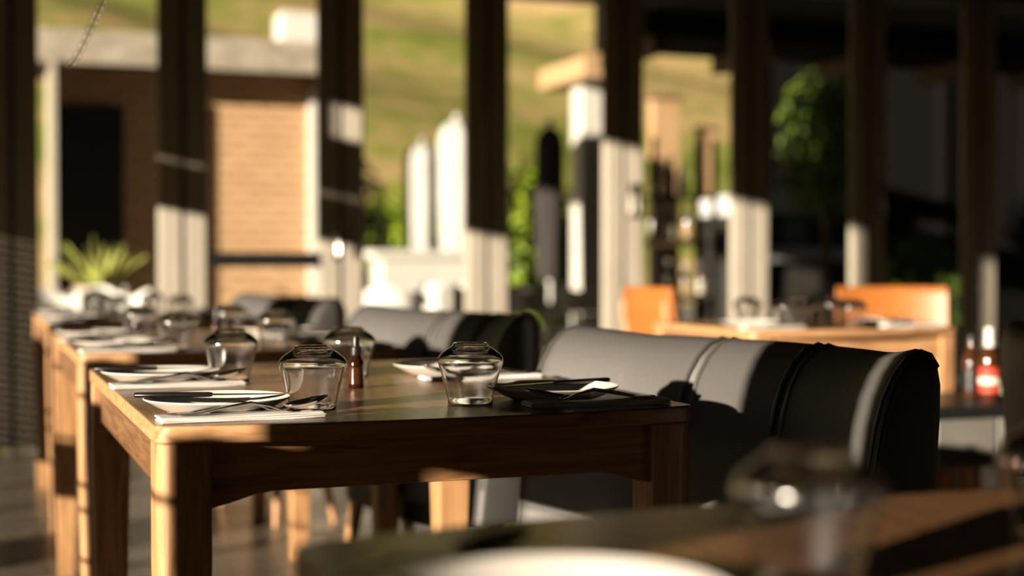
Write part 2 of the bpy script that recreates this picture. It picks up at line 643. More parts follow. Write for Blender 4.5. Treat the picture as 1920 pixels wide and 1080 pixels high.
TABLES = {
    'focus': (0.0, 0.0, 'oak dining table in sharp focus with bowed front edge'),
    'second': (.012, 1.60, 'blurred oak table directly behind the sharp table, second in the row'),
    'third': (.03, 3.42, 'far blurred oak table at the end of the left row by the windows'),
    'near': (.0, -1.95, 'dark oak table blurred in the near foreground at bottom right'),
    'right': (2.09, 2.06, 'small oak table on the right with the tan leather chair behind it'),
}
tab0 = make_table(P(0, 0), TABLES['focus'][2])
seal()
for k in ('second', 'third', 'near'):
    u, v, lab = TABLES[k]
    c = copy_tree(tab0)
    c.location = P(u, v)
    c['label'] = lab


make_table(P(*TABLES['right'][:2]), TABLES['right'][2], .72)

# ------------------------------------------------------------------ tub chairs
INNER = [(-.135, .33), (-.125, .42), (-.116, .52), (-.107, .60), (-.096, .67), (-.083, .725), (-.067, .765), (-.045, .797), (-.018, .820)]
OUTER = [(.012, .8285), (.036, .822), (.053, .803), (.060, .775), (.059, .73), (.052, .65), (.040, .55), (.028, .45), (.015, .33)]
SEAM = .125


def section(y, inset, puff=0.0):
    """one cross-section loop of the padded back at plan position y, drawn in by inset"""
    c = plan(y)
    pr = INNER + OUTER
    out = []
    for k, (x, z) in enumerate(pr):
        a = Vector(pr[max(k - 1, 0)])
        b = Vector(pr[min(k + 1, len(pr) - 1)])
        tg = (b - a).normalized()
        nrm = Vector((tg.y, -tg.x))              # points into the padding
        d = inset + puff
        lift = .022 * max(0, (abs(y) - .30) / (HALF - .30)) ** 2 * max(0, (z - .6) / .23)
        out.append((c + x + nrm.x * d, y, z + nrm.y * d + lift))
    return out


HALF = .47
RND = .048


def plan(y):
    return -.135 * (abs(y) / HALF) ** 2.2


def end_inset(y):
    e = max(0.0, abs(y) - (HALF - RND)) / RND
    return .030 * (1 - math.sqrt(max(0.0, 1 - min(e, 1) ** 2)))


def make_tub(loc, rz, label):
    """faces local -x; back shell at x about 0"""
    t = empty('tub_chair', loc, rz)
    tag(t, label, 'chair', 'black leather tub chairs beside the dining tables')
    ys = [sg * (HALF - RND + RND * math.sin(a * PI / 2 / 8)) for a in range(1, 9) for sg in (-1, 1)]
    ys += [-.41 + .82 * i / 28 for i in range(25)]
    ys += [sg * SEAM + d for sg in (-1, 1) for d in (-.03, -.02, -.012, -.006, 0, .006, .012, .02, .03)]
    ys = sorted(set(round(y, 4) for y in ys))
    loops = []
    for y in ys:
        puff = sum(.013 * math.exp(-((y - sg * SEAM) / .010) ** 2) for sg in (-1, 1))
        loops.append(section(y, end_inset(y), puff))
    back = MB().loft(loops).build('backrest', 'leather', t, smooth=48)
    for y in (-SEAM - .014, -SEAM + .014, SEAM - .014, SEAM + .014):     # double piping along the panel seams
        MB().tube(section(y, .001)[1:-1], .0048, 8).build('piping', 'piping', back)
    for sg in (-1, 1):                       # piping round the end of each wing
        for y in (HALF - .016, HALF - .006):
            MB().tube(section(sg * y, end_inset(y) - .0005)[1:12], .0030, 8).build('piping', 'piping', back)
    # seat cushion and its frame
    def sloop(z, k):
        pts = []
        for i in range(28):
            a = 2 * PI * i / 28
            c, s_ = math.cos(a), math.sin(a)
            pts.append((-.165 + .130 * k * math.copysign(abs(c) ** .5, c), .36 * k * math.copysign(abs(s_) ** .5, s_), z))
        return pts
    MB().loft([sloop(.355, .95), sloop(.365, 1), sloop(.43, 1), sloop(.455, .97), sloop(.465, .88)]).build('seat', 'leather', t, smooth=60)
    MB().loft([sloop(.30, .93), sloop(.355, .93)]).build('seat_frame', 'black_metal', t)
    for x, y in ((-.24, -.26), (-.24, .26), (-.09, -.26), (-.09, .26)):
        ox = -.03 if x < -.2 else .05
        oy = math.copysign(.04, y)
        MB().tube([(x, y, .30), (x + ox * .5, y + oy * .5, .15), (x + ox, y + oy, 0.0)], [.022, .018, .011], 12).build('leg', 'oak_z', t)
    return t


CU, CV = 1.08, .255
TR = .17
tub = make_tub(P(CU, CV), PHI + TR, 'black leather tub chair, sharp, at right of the table in focus')
seal()
for u, v, r, lab in ((CU - .0, CV + 1.56, TR, 'blurred black leather tub chair at right of the second table'),
                     (CU - .05, CV + 3.35, TR, 'far black leather tub chair by the third table, partly behind glasses'),
                     (uv_at(2080, .15) + .06, .15, PI, 'black chair cut by the right edge of the photo, beside the sauce bottle'),
                     (-.92, 4.0, PI, 'dark tub chair at the far left edge beside the third table')):
    c = copy_tree(tub)
    c.location = P(u, v)
    c.rotation_euler = (0, 0, PHI + r)
    c['label'] = lab

# ------------------------------------------------------------------ tableware prototypes (origin on the table surface)
def make_tumbler():
    """upturned: the rim stands on the table, the heavy foot is on top"""
    outer = [(.0345, .0012), (.0352, .008), (.0385, .022), (.0435, .040), (.048, .055), (.0500, .0615), (.0506, .0660), (.0496, .0705), (.046, .0755), (.0405, .0800), (.0345, .0840), (.0300, .0868), (.0278, .0888), (.0272, .0912), (.0255, .0925), (.0228, .0923), (.0208, .0903), (.012, .0893), (.0005, .0890)]
    inner = [(.0005, .0800), (.012, .0802), (.024, .0800), (.033, .0785), (.0412, .0750), (.0465, .0705), (.0490, .0660), (.0485, .0615), (.0466, .055), (.0422, .040), (.0373, .022), (.0340, .008), (.0333, .0012)]
    return MB().lathe([(.0339, 0)] + outer + inner + [(.0339, 0)], 64, cap=False).build('tumbler', 'solid_glass', smooth=50)


def make_plate():
    prof = [(.001, .0035), (.060, .0035), (.066, .0055), (.082, .0125), (.1005, .0215), (.1035, .0228), (.1045, .0222), (.1040, .0208), (.084, .0095), (.068, .0025), (.062, .0003), (.054, 0), (.050, .0015), (.001, .0015)]
    return MB().lathe(prof, 64).build('plate', 'ceramic', smooth=40)


def make_napkin():
    """folded linen: three rounded layers, a little wavy"""
    m = MB()
    nx = 14
    for k, (hw, z0, z1, dx) in enumerate(((.026, .0006, .0029, 0), (.025, .0031, .0053, .002), (.0245, .0055, .0077, -.001))):
        loops = []
        for i in range(nx + 1):
            x = -.112 + .224 * i / nx + dx
            w = .0005 * math.sin(7 * i / nx + k)
            t = (z1 - z0) / 2
            lp = []
            for a in range(12):
                an = 2 * PI * a / 12
                yy = hw * (1 if abs(math.cos(an)) > .5 else .93) * (1 if math.cos(an) > 0 else -1) if abs(math.cos(an)) > .1 else 0
                lp.append((x, yy + .002 * math.sin(i * .9 + k), (z0 + z1) / 2 + w + t * math.sin(an)))
            loops.append(lp)
        m.loft(loops)
    return m.build('napkin', 'linen', smooth=50)


def ribbon(m, secs):
    """secs: (x, y, z, half width, half thickness)"""
    loops = []
    for x, y, z, w, h in secs:
        loops.append([(x, y + w * math.copysign(abs(math.cos(a)) ** .7, math.cos(a)), z + h * math.sin(a)) for a in [2 * PI * i / 10 for i in range(10)]])
    return m.loft(loops)


def make_fork():
    t = empty('fork', (0, 0, 0))
    m = MB()
    ribbon(m, [(-.100, 0, .002, .006, .0012), (-.095, 0, .002, .0085, .0014), (-.07, 0, .003, .0075, .0014), (-.03, 0, .0105, .0050, .0020), (.0, 0, .0150, .0038, .0022), (.025, 0, .0100, .0036, .0017), (.040, 0, .0035, .006, .0016), (.050, 0, .0025, .0105, .0013), (.062, 0, .0035, .0118, .0011)])
    m.build('handle', 'steel', t, smooth=60)
    for y in (-.0098, -.0033, .0033, .0098):
        ribbon(MB(), [(.060, y, .0034, .0020, .0011), (.075, y, .0062, .0019, .0010), (.092, y, .0120, .0017, .0009), (.106, y * .97, .0190, .0009, .0006)]).build('tine', 'steel', t, smooth=60)
    return t


def make_spoon():
    t = empty('spoon', (0, 0, 0))
    m = MB()
    ribbon(m, [(-.100, 0, .002, .006, .0012), (-.095, 0, .002, .0085, .0014), (-.07, 0, .003, .0075, .0014), (-.03, 0, .0105, .0050, .0020), (.0, 0, .0150, .0038, .0022), (.025, 0, .0100, .0034, .0017), (.042, 0, .0035, .0045, .0016), (.048, 0, .0034, .006, .0012)])
    m.build('handle', 'steel', t, smooth=60)
    bowl = MB()
    up, lo = [], []
    nr, na = 6, 28
    for r in range(nr + 1):
        k = max(r / nr, .02)
        ring = []
        for i in range(na):
            a = 2 * PI * i / na
            ex = .032 * math.cos(a)
            ey = .0195 * math.sin(a) * (1 - .16 * math.cos(a))
            tilt = (ex * k + .032) * .20
            ring.append((.076 + ex * k, ey * k, .0015 + tilt + .0085 * k * k))
        up.append(ring)
    loops = up + [[(x, y, z - .0013) for x, y, z in rg] for rg in reversed(up)]
    bowl.loft(loops)
    bowl.build('bowl', 'steel', t, smooth=70)
    return t


def make_knife():
    t = empty('knife', (0, 0, 0))
    ribbon(MB(), [(-.112, 0, .004, .0055, .0030), (-.110, 0, .004, .0075, .0038), (-.06, 0, .004, .0075, .0040), (-.005, 0, .004, .0062, .0036), (.0, 0, .004, .005, .0026)]).build('handle', 'black_handle', t, smooth=60)
    ribbon(MB(), [(-.002, 0, .004, .0055, .0014), (.02, 0, .004, .0085, .0011), (.07, .001, .004, .0090, .0009), (.095, .003, .004, .0062, .0008), (.110, .006, .004, .0012, .0006)]).build('blade', 'steel', t, smooth=50)
    return t


def make_dropper():
    t = empty('sauce_bottle', (0, 0, 0))
    MB().lathe([(.001, 0), (.0125, 0), (.0135, .0015), (.0135, .040), (.0125, .048), (.0085, .054), (.0075, .058), (.001, .058)], 32).build('bottle', 'amber', t)
    MB().lathe([(.001, .057), (.0095, .057), (.0098, .059), (.0092, .070), (.0062, .072), (.0058, .084), (.0045, .089), (.001, .0895)], 28).build('cap', 'black_cap', t)
    MB().lathe([(.0138, .008), (.0138, .036)], 32, cap=False).build('label_band', 'brown_glass', t)
    return t


PR = {'tumbler': make_tumbler(), 'plate': make_plate(), 'napkin': make_napkin(), 'fork': make_fork(), 'spoon': make_spoon(), 'knife': make_knife(), 'sauce_bottle': make_dropper()}
used = set()
seal()
ADJ = {'tumbler': 'clear upturned glass tumbler', 'plate': 'white side plate', 'napkin': 'folded linen napkin', 'fork': 'steel fork', 'spoon': 'steel spoon', 'knife': 'black handled knife', 'sauce_bottle': 'small amber bottle with black dropper cap'}
CAT = {'tumbler': 'glass', 'plate': 'plate', 'napkin': 'napkin', 'fork': 'fork', 'spoon': 'spoon', 'knife': 'knife', 'sauce_bottle': 'bottle'}
GRP = {'tumbler': 'upturned tumblers on the tables', 'plate': 'side plates on the tables', 'napkin': 'napkins on the tables', 'fork': 'forks on the tables', 'spoon': 'spoons on the tables', 'knife': 'knives on the tables', 'sauce_bottle': 'amber bottles on the tables'}


def put(kind, tkey, x, y, z, rz, where):
    """a piece of tableware at (x, y) of table tkey"""
    u, v, _ = TABLES[tkey]
    o = PR[kind] if kind not in used else copy_tree(PR[kind])
    used.add(kind)
    o.location = P(u + x, v + y, TOP + z)
    o.rotation_euler = (0, 0, PHI + rz)
    tag(o, ADJ[kind] + ' ' + where, CAT[kind], GRP[kind])
    return o


TN = {'focus': 'sharp table', 'second': 'second table', 'third': 'third table', 'near': 'near blurred table', 'right': 'right-hand table'}


def setting(tkey, left, y0, row, j=0.0, what='pnkfs'):
    """plate, napkin with fork and spoon, knife across the plate; heads towards the middle of the table"""
    r = random.Random(hash((tkey, left, row)) & 0xffff if False else (sum(map(ord, tkey + row)) + int(left)))
    jx = lambda a: r.uniform(-a, a) * j
    w = 'at the %s %s setting of the %s' % (row, 'left' if left else 'right', TN[tkey])
    s = 1 if left else -1
    px = .106 if left else .632
    nx = .122 if left else .662
    rz = 0 if left else PI
    dx, dy = jx(.02), jx(.02)
    if 'p' in what:
        put('plate', tkey, px + dx, y0 + .158 + dy, 0, jx(1), w)
    if 'n' in what:
        put('napkin', tkey, nx + dx, y0 + .055 + dy, 0, rz + s * .05 + jx(.05), w)
    if 'f' in what:
        put('fork', tkey, nx + s * .000 + dx, y0 + .064 + dy, .0082, rz + s * .02 + jx(.05), w)
    if 's' in what:
        put('spoon', tkey, nx + s * .012 + dx, y0 + .046 + dy, .0082, rz - s * .03 + jx(.05), w)
    if 'k' in what:
        kx = .104 if left else .648
        put('knife', tkey, kx + dx, y0 + .188 + dy, .0192, rz + (-.26 if left else .27) + jx(.1), w)


setting('focus', True, 0, 'front')
setting('focus', False, .01, 'front')
setting('focus', True, .555, 'back', .6)
setting('focus', False, .53, 'back', .6)
for x, y, w in ((.248, .168, 'by the front left setting of the sharp table'), (.493, .162, 'by the front right setting of the sharp table'),
                (.225, .745, 'by the back left setting of the sharp table'), (.45, .745, 'by the back right setting of the sharp table')):
    put('tumbler', 'focus', x, y, 0, random.uniform(0, 6), w)
put('sauce_bottle', 'focus', .393, .474, 0, .4, 'at the middle of the sharp table')
for tk, j in (('second', 1.0), ('third', 1.0)):
    for left in (True, False):
        for y0, row in ((.0, 'front'), (.545, 'back')):
            setting(tk, left, y0, row, j)
    for x, y, w in ((.25, .16, 'front left'), (.50, .18, 'front right'), (.235, .72, 'back left'), (.47, .75, 'back right')):
        put('tumbler', tk, x + random.uniform(-.02, .02), y + random.uniform(-.02, .02), 0, random.uniform(0, 6), 'at the %s setting of the %s' % (w, TN[tk]))
    put('sauce_bottle', tk, .40, .47, 0, 1.0, 'at the middle of the %s' % TN[tk])
# near table: only what the lens catches
put('plate', 'near', .095, .80, 0, 0, 'at the bottom edge of the photo on the near blurred table')
put('napkin', 'near', .335, .70, 0, .1, 'at the bottom edge of the photo on the near blurred table')
put('spoon', 'near', -.01 + .06, .965, 0, .3, 'at the far left corner of the near blurred table')
put('tumbler', 'near', .292, .842, 0, .5, 'large and blurred at lower right on the near blurred table')
put('tumbler', 'near', .56, .905, 0, 2.5, 'cut by the right edge on the near blurred table')
# right table
setting('right', True, .02, 'front', .5, 'pn')
setting('right', False, .02, 'front', .5, 'pnfs')
for x, y, w in ((.22, .15, 'front left'), (.44, .10, 'front middle'), (.36, .30, 'left middle'), (.52, .34, 'right middle'), (.30, .55, 'back left')):
    put('tumbler', 'right', x, y, 0, random.uniform(0, 6), 'at the %s of the right-hand table' % w)


# ------------------------------------------------------------------ tan leather chairs by the right table
def make_tan_chair(loc, rz, label):
    """faces local -y"""
    t = empty('dining_chair', loc, rz)
    tag(t, label, 'chair', 'tan chairs round the right table')
    lo = []
    for i in range(13):
        x = -.23 + .46 * i / 12
        y = .22 - .05 * (x / .23) ** 2
        r = []
        for a in range(12):
            an = 2 * PI * a / 12
            r.append((x, y + .018 * math.cos(an) + (.03 if math.sin(an) > 0 else 0), .73 + .135 * math.copysign(abs(math.sin(an)) ** .5, math.sin(an))))
        lo.append(r)
    MB().loft(lo).build('backrest', 'tan_leather', t, .004)
    MB().box(-.22, .22, -.22, .2, .43, .475).build('seat', 'tan_leather', t, .015, 3)
    for x, y, h in ((-.2, -.2, .43), (.2, -.2, .43), (-.2, .19, .80), (.2, .19, .80)):
        k = .03 if y > 0 else 0
        MB().tube([(x * 1.05, y * 1.08, 0), (x, y, .43), (x, y + k, h)], [.013, .018, .016], 10).build('leg', 'oak_z', t)
    return t


tc1 = make_tan_chair(P(3.34, 3.02), PHI - .45, 'wide tan leather chair behind the right table')
seal()
c = copy_tree(tc1)
c.location = P(2.68, 3.60)
c.rotation_euler = (0, 0, PHI + PI / 2)
c['label'] = 'tan chair standing behind the left end of the right table, seen edge on'

# ------------------------------------------------------------------ service cabinet with bottles, right edge
def room_thing(name, u, v, label, cat, z=0.0, group=None, rz=0.0):
    t = empty(name, P(u, v, z), PHI + rz)
    return tag(t, label, cat, group)


cu, cv = uv_at(1808, 1.62), 1.62
t = room_thing('service_cabinet', cu, cv, 'low pale cabinet with a dark top near the right edge', 'cabinet')
MB().box(-.10, .36, .02, .40, .345, .50).build('body', 'pale_panel', t, .004)
MB().box(-.12, .38, 0, .42, .50, .535).build('top', 'black_metal', t, .003)
MB().box(-.09, .125, .005, .02, .355, .49).build('door', 'pale_panel', t, .003)
MB().box(.135, .35, .005, .02, .355, .49).build('door', 'pale_panel', t, .003)
for x, y in ((-.07, .05), (.33, .05), (-.07, .37), (.33, .37)):
    MB().box(x - .018, x + .018, y - .018, y + .018, 0, .345).build('leg', 'oak_z', t, .003)


def make_bottle(u, v, z, label, glass, lab, cap, h=.24, r=.034, group=None, name='bottle'):
    b = room_thing(name, u, v, label, 'bottle', z, group)
    k = h / .24
    MB().lathe([(.001, 0), (r * .93, 0), (r, .004), (r, .13 * k), (r * .85, .155 * k), (r * .42, .185 * k), (r * .38, .215 * k), (.001, .215 * k)], 28).build('glass', glass, b)
    MB().lathe([(r + .0006, .03 * k), (r + .0006, .11 * k)], 28, cap=False).build('label_band', lab, b)
    MB().lathe([(.001, .213 * k), (r * .46, .213 * k), (r * .46, .237 * k), (r * .36, .24 * k), (.001, .24 * k)], 24).build('cap', cap, b)
    return b


b = make_bottle(uv_at(1856, 1.72), 1.72, .535, 'sauce bottle with red label and white cap on the pale cabinet', 'brown_glass', 'red_label', 'white_metal', .23, .031)
MB().lathe([(.0322, .055), (.0322, .075)], 28, cap=False).build('label_stripe', 'paper', b)
MB().lathe([(.017, .17), (.015, .205), (.017, .212), (.001, .2125)], 24).build('neck_wrap', 'white_metal', b)
make_bottle(uv_at(1822, 1.84), 1.84, .535, 'dark bottle left of the red labelled bottle on the cabinet', 'brown_glass', 'black_cap', 'black_cap', .20, .028)

# ------------------------------------------------------------------ drinks shelf before the windows
v = VW + .95
ua, ub = uv_at(1225, v), uv_at(1345, v)
t = room_thing('drinks_shelf', ua, v, 'dark open drinks shelf standing before the middle windows', 'shelf')
w = ub - ua
for zz in (.30, .72, 1.10, 1.42):
    MB().box(0, w, 0, .28, zz - .02, zz).build('shelf_board', 'soffit', t)
for x in (0, w - .03):
    for y in (0, .25):
        MB().box(x, x + .03, y, y + .03, 0, 1.80).build('post', 'black_metal', t)
rs = random.Random(3)
GL = ['brown_glass', 'amber', 'solid_glass', 'brown_glass']
for zi, zz in enumerate((.72, 1.10, 1.42)):
    for i in range(4):
        make_bottle(ua + .06 + (w - .12) * i / 3, v + .13 + rs.uniform(-.04, .04), zz, '%s bottle on the %s board of the drinks shelf, %s from left' % (('brown', 'amber', 'clear', 'dark brown')[i], ('lowest', 'middle', 'top')[zi], ('first', 'second', 'third', 'last')[i]),
                    GL[i], ('paper', 'fascia', 'tan_timber', 'paper')[i], ('black_cap', 'brass', 'brass', 'black_cap')[i], .27 if (i + zi) % 2 else .24, .034, 'bottles on the drinks shelf')

# ------------------------------------------------------------------ strand of glass beads, top left
BD = 2.55
gx = empty('bead_strand', (0, BD, 2.72))
tag(gx, 'strand of clear glass beads hanging at the top left corner', 'decoration')
pts = []
for i in range(22):
    s = i / 21
    px = 128 + 78 * s ** .7
    py = 128 - 150 * s - 20 * math.sin(PI * s) * .3
    pts.append(((px - 960) / FPX * BD, 0, z_at(py, BD) - 2.72))
pts += [(pts[-1][0] + .03, 0, -.5), (pts[-1][0] + .03, 0, 0)]
MB().tube(pts, .0007, 6).build('wire', 'steel', gx)
for i, p in enumerate(pts[:-2]):
    MB().ball((p[0], p[1], p[2]), .0095 if i % 2 else .007, 12).build('bead', 'tumbler', gx, smooth=80)

# ------------------------------------------------------------------ outside: ground, hill
g = MB().box(-30, 40, VW + .12, 40, -.12, -.02)
struct(room(g, 'ground', 'paving'))
struct(room(MB().box(-30, UL - .1, -20, VW + .12, -.12, -.02), 'unseen_lawn', 'unseen_lawn'))  # unseen dark grass put in to cut light bounced into the room
h = MB()
nx, ny = 60, 40
vs = []
rh = random.Random(5)
for j in range(ny + 1):
    for i in range(nx + 1):
        x = -70 + 160 * i / nx
        y = 28 + 110 * j / ny
        k = (y - 28)
        z = -0.3 + 3.2 * (1 - math.exp(-k / 6)) + k * .30 + 1.2 * math.sin(x * .09 + y * .05) * min(1, k / 25) + .5 * math.sin(x * .3 + 1.3 * y * .12) * min(1, k / 20)
        vs.append((x, y, z))
h.add(vs, [(j * (nx + 1) + i, j * (nx + 1) + i + 1, (j + 1) * (nx + 1) + i + 1, (j + 1) * (nx + 1) + i) for j in range(ny) for i in range(nx)])
hl = struct(room(h, 'hillside', 'hill'))

# ------------------------------------------------------------------ outside: brick building with a flat roof
VBK = VW + 5.0
ul, ur = uv_at(98, VBK - .62), uv_at(606, VBK)
bt = room_thing('brick_building', ul, VBK, 'low sandy brick building with flat roof beyond the left windows', 'building')
Wd = ur - ul
z_e = 2.62
MB().box(0, Wd, 0, .25, -.05, z_e).build('wall', 'brick', bt)
MB().box(-.01, .035, -.66, 0, -.05, z_e - .02).build('side_wall', 'frame', bt)
shade_sheet = MB().box(.04, .62, -.03, .0, -.05, 2.3).build('door', 'black_metal', bt)  # black sheet put in for the recess's deep shade, no real door
MB().tube([(.56, -.03, 1.0), (.56, -.07, 1.0), (.50, -.07, 1.0)], .012, 8).build('door_handle', 'brass', shade_sheet)  # handle made up to go with the black sheet
MB().box(Wd - .14, Wd + .02, -.10, .0, -.05, z_e - .1).build('corner_post', 'white_paint', bt)
MB().box(-.4, Wd + .12, -.52, 1.0, z_e, z_e + .06).build('soffit', 'soffit', bt)
MB().box(-.4, Wd + .12, -.56, -.52, z_e - .04, z_e + .23).build('fascia', 'fascia', bt)
MB().box(-.4, Wd + .12, -.52, 1.0, z_e + .06, z_e + .22).build('roof', 'roofing', bt)
t = room_thing('air_unit', uv_at(566, VBK), VBK, 'pale air unit on the flat roof of the brick building', 'machine', z_e + .22)
MB().box(-.18, .18, 0, .35, .02, .36).build('case', 'white_metal', t, .01)
MB().lathe([(.001, 0), (.12, 0), (.12, .01), (.001, .01)], 24, (0, .175, .36)).build('fan_guard', 'black_metal', t)

# agave in a pot inside the shaded recess
ag = room_thing('potted_agave', uv_at(190, VBK - 1.1), VBK - 1.1, 'spiky agave in a pale pot before the shaded recess', 'plant')
MB().lathe([(.001, 0), (.15, 0), (.20, .72), (.215, .74), (.215, .78), (.19, .78), (.18, .72), (.001, .72)], 28).build('pot', 'terracotta', ag)
MB().lathe([(.001, .72), (.175, .73), (.001, .735)], 24).build('soil', 'soil', ag)
ra = random.Random(2)
for i in range(26):
    a = 2 * PI * i / 26 * 2.4
    tl = .35 + 1.0 * (i / 26)
    L_ = ra.uniform(.38, .52)
    secs = []
    for k in range(6):
        f = k / 5
        rr_ = L_ * f * math.cos(tl) + .02
        zz = .74 + L_ * f * math.sin(tl) * (1 - .12 * f)
        w = .030 * (1 - f) ** .7 + .002
        c_, s_ = math.cos(a), math.sin(a)
        secs.append([(rr_ * c_ - w * s_, rr_ * s_ + w * c_, zz), (rr_ * c_, rr_ * s_, zz + .012), (rr_ * c_ + w * s_, rr_ * s_ - w * c_, zz), (rr_ * c_, rr_ * s_, zz - .012)])
    MB().loft(secs).build('leaf', 'agave', ag)


# ------------------------------------------------------------------ outside: white furniture and parapet
VP_ = VW + 4.2
ua, ub = uv_at(700, VP_), uv_at(955, VP_)
t = room_thing('terrace_counter', ua, VP_, 'white terrace counter below the folded white parasols', 'counter')
MB().box(.1, ub - ua - .05, .05, .45, -.02, 1.00).build('body', 'white_paint', t)
MB().box(0, ub - ua, 0, .5, 1.00, 1.07).build('top', 'white_paint', t, .01)


def make_cafe_chair(loc, rz, label):
    t = empty('terrace_chair', loc, rz)
    tag(t, label, 'chair', 'white terrace chairs outside the windows')
    seat = MB()
    seat.box(-.21, .21, -.21, .21, .43, .46)
    seat.build('seat', 'white_metal', t, .012)
    lo = []
    for i in range(15):
        a = PI * i / 14
        x, y = -.24 * math.cos(a), .02 + .22 * math.sin(a)
        hgt = .80 + .03 * math.cos(4 * a)
        lo.append([(x * .97, y * .97, .60), (x * 1.03, y * 1.03, .60), (x * 1.05, y * 1.05, hgt), (x * .99, y * .99, hgt)])
    MB().loft(lo).build('backrest', 'white_metal', t, .006)
    for x, y in ((-.19, -.19), (.19, -.19), (-.19, .19), (.19, .19)):
        MB().tube([(x * 1.12, y * 1.12, 0), (x, y, .44), (x * 1.1, y * (1.1 if y > 0 else .4), .62)], .014, 10).build('leg', 'white_metal', t)
    return t


def ground_pt(px, dv):
    v_ = VW + dv
    return P(uv_at(px, v_), v_, -.02)


cc = make_cafe_chair(ground_pt(735, 2.5), PHI + 2.6, 'white terrace chair nearest the glass, left of the middle post')
seal()
SPOTS = [(832, 3.3, 1.2, 'white terrace chair behind the nearest one, left of the parasols'),
         (860, 2.4, -2.2, 'white terrace chair in the middle below the parasols'),
         (915, 2.9, 2.0, 'white terrace chair just left of the fourth window post'),
         (1010, 2.2, .8, 'white terrace chair below the dark folded parasol'),
         (1090, 2.6, 3.4, 'white terrace chair at the foot of the white pillar'),
         (105, 1.3, .3, 'white terrace chair outside at the far left, leftmost'),
         (165, 2.3, -.4, 'white terrace chair outside at far left, middle one of three'),
         (222, 1.15, .5, 'white terrace chair outside at far left, nearest the agave pot')]
for px, dv, r, lab in SPOTS:
    c = copy_tree(cc)
    c.location = ground_pt(px, dv)
    c.rotation_euler = (0, 0, PHI + r)
    c['label'] = lab


def make_terrace_table(px, dv, label):
    t = empty('terrace_table', ground_pt(px, dv), PHI)
    tag(t, label, 'table', 'white terrace tables')
    MB().lathe([(.001, .73), (.36, .73), (.365, .74), (.36, .76), (.001, .76)], 36).build('tabletop', 'white_metal', t)
    MB().lathe([(.03, .02), (.03, .73)], 16).build('pedestal', 'white_metal', t)
    MB().lathe([(.001, 0), (.22, 0), (.22, .015), (.03, .03), (.001, .03)], 28).build('base', 'white_metal', t)


make_terrace_table(690, 3.3, 'round white terrace table among the white chairs below the parasols')
make_terrace_table(935, 3.55, 'round white terrace table right of the parasols near the dark one')


# ------------------------------------------------------------------ outside: parasols
def folded_parasol(px, dv, h, r, material, label, base=.35):
    v_ = VW + dv
    t = room_thing('folded_parasol', uv_at(px, v_), v_, label, 'parasol', -.02, 'folded parasols on the terrace')
    MB().lathe([(.001, 0), (base, 0), (base, .06), (.05, .09), (.001, .09)], 28).build('base', 'white_paint', t)
    MB().lathe([(.022, .05), (.022, h)], 14).build('pole', 'white_metal', t)
    loops = []
    for k in range(25):
        f = k / 24
        z = .85 + (h - .85) * f
        rr_ = r * (.82 + .18 * min(f * 2, 1)) * math.sqrt(max(.02, 1 - max(0, (f - .86) / .14) ** 2))
        loops.append([(rr_ * (1 + .10 * math.cos(8 * a)) * math.cos(a), rr_ * (1 + .10 * math.cos(8 * a)) * math.sin(a), z) for a in [2 * PI * i / 48 for i in range(48)]])
    MB().loft(loops).build('canopy', material, t, smooth=60)
    MB().lathe([(r * .80, 1.35), (r * .82, 1.36), (r * .82, 1.40), (r * .80, 1.41)], 28).build('strap', material, t)
    MB().ball((0, 0, h + .02), .035, 12).build('finial', 'white_metal', t)
    return t


folded_parasol(790, 5.4, 2.12, .155, 'canvas', 'folded white parasol, shorter and left of the pair', .14)
folded_parasol(857, 5.0, 2.31, .165, 'canvas', 'folded white parasol, taller and right of the pair', .14)
folded_parasol(1031, 3.2, 2.10, .115, 'dark_canvas', 'folded dark parasol between the fourth post and the white pillar', .15)

# white pillar with tan lamp hood
v_ = VW + 3.6
t = room_thing('white_pillar', uv_at(1103, v_), v_, 'white terrace pillar carrying a tan beam end', 'pillar', -.02)
MB().box(-.115, .115, -.115, .115, 0, 2.50).build('shaft', 'white_paint', t, .01)
MB().box(-.15, .15, -.15, .15, 0, .18).build('base', 'white_paint', t, .01)
MB().box(-.26, .22, -.5, .5, 2.50, 2.68).build('beam', 'tan_timber', t, .01)

# tan timber screen posts right of the fifth post
for i, (px, dv, w_, h_, lab) in enumerate(((1245, 6.4, .34, 2.75, 'broad tan timber post beyond the fifth window post'), (1325, 6.6, .22, 2.45, 'narrow tan timber post behind the drinks shelf'))):
    v_ = VW + dv
    t = room_thing('timber_post', uv_at(px, v_), v_, lab, 'post', -.02)
    MB().box(-w_ / 2, w_ / 2, -.06, .06, 0, h_).build('shaft', 'tan_timber', t, .008)
    MB().box(-w_ / 2 - .02, w_ / 2 + .02, -.08, .08, h_, h_ + .05).build('cap', 'soffit', t, .005)


# ------------------------------------------------------------------ outside: hedges, trees
def foliage(mb, c, rad, n, size, rnd, hollow=.55):
    for _ in range(n):
        while True:
            d = Vector((rnd.uniform(-1, 1), rnd.uniform(-1, 1), rnd.uniform(-1, 1)))
            if hollow < d.length < 1:
                break
        p = Vector((c[0] + d.x * rad[0], c[1] + d.y * rad[1], c[2] + d.z * rad[2]))
        nrm = (d + Vector((rnd.uniform(-.7, .7), rnd.uniform(-.7, .7), rnd.uniform(-.3, .9)))).normalized()
        a = nrm.orthogonal().normalized()
        a = Matrix.Rotation(rnd.uniform(0, 6.28), 3, nrm) @ a
        b_ = nrm.cross(a)
        s = size * rnd.uniform(.7, 1.3)
        mb.add([p - a * s, p + b_ * s * .45 + nrm * s * .12, p + a * s, p - b_ * s * .45 + nrm * s * .12], [(0, 1, 2, 3)])


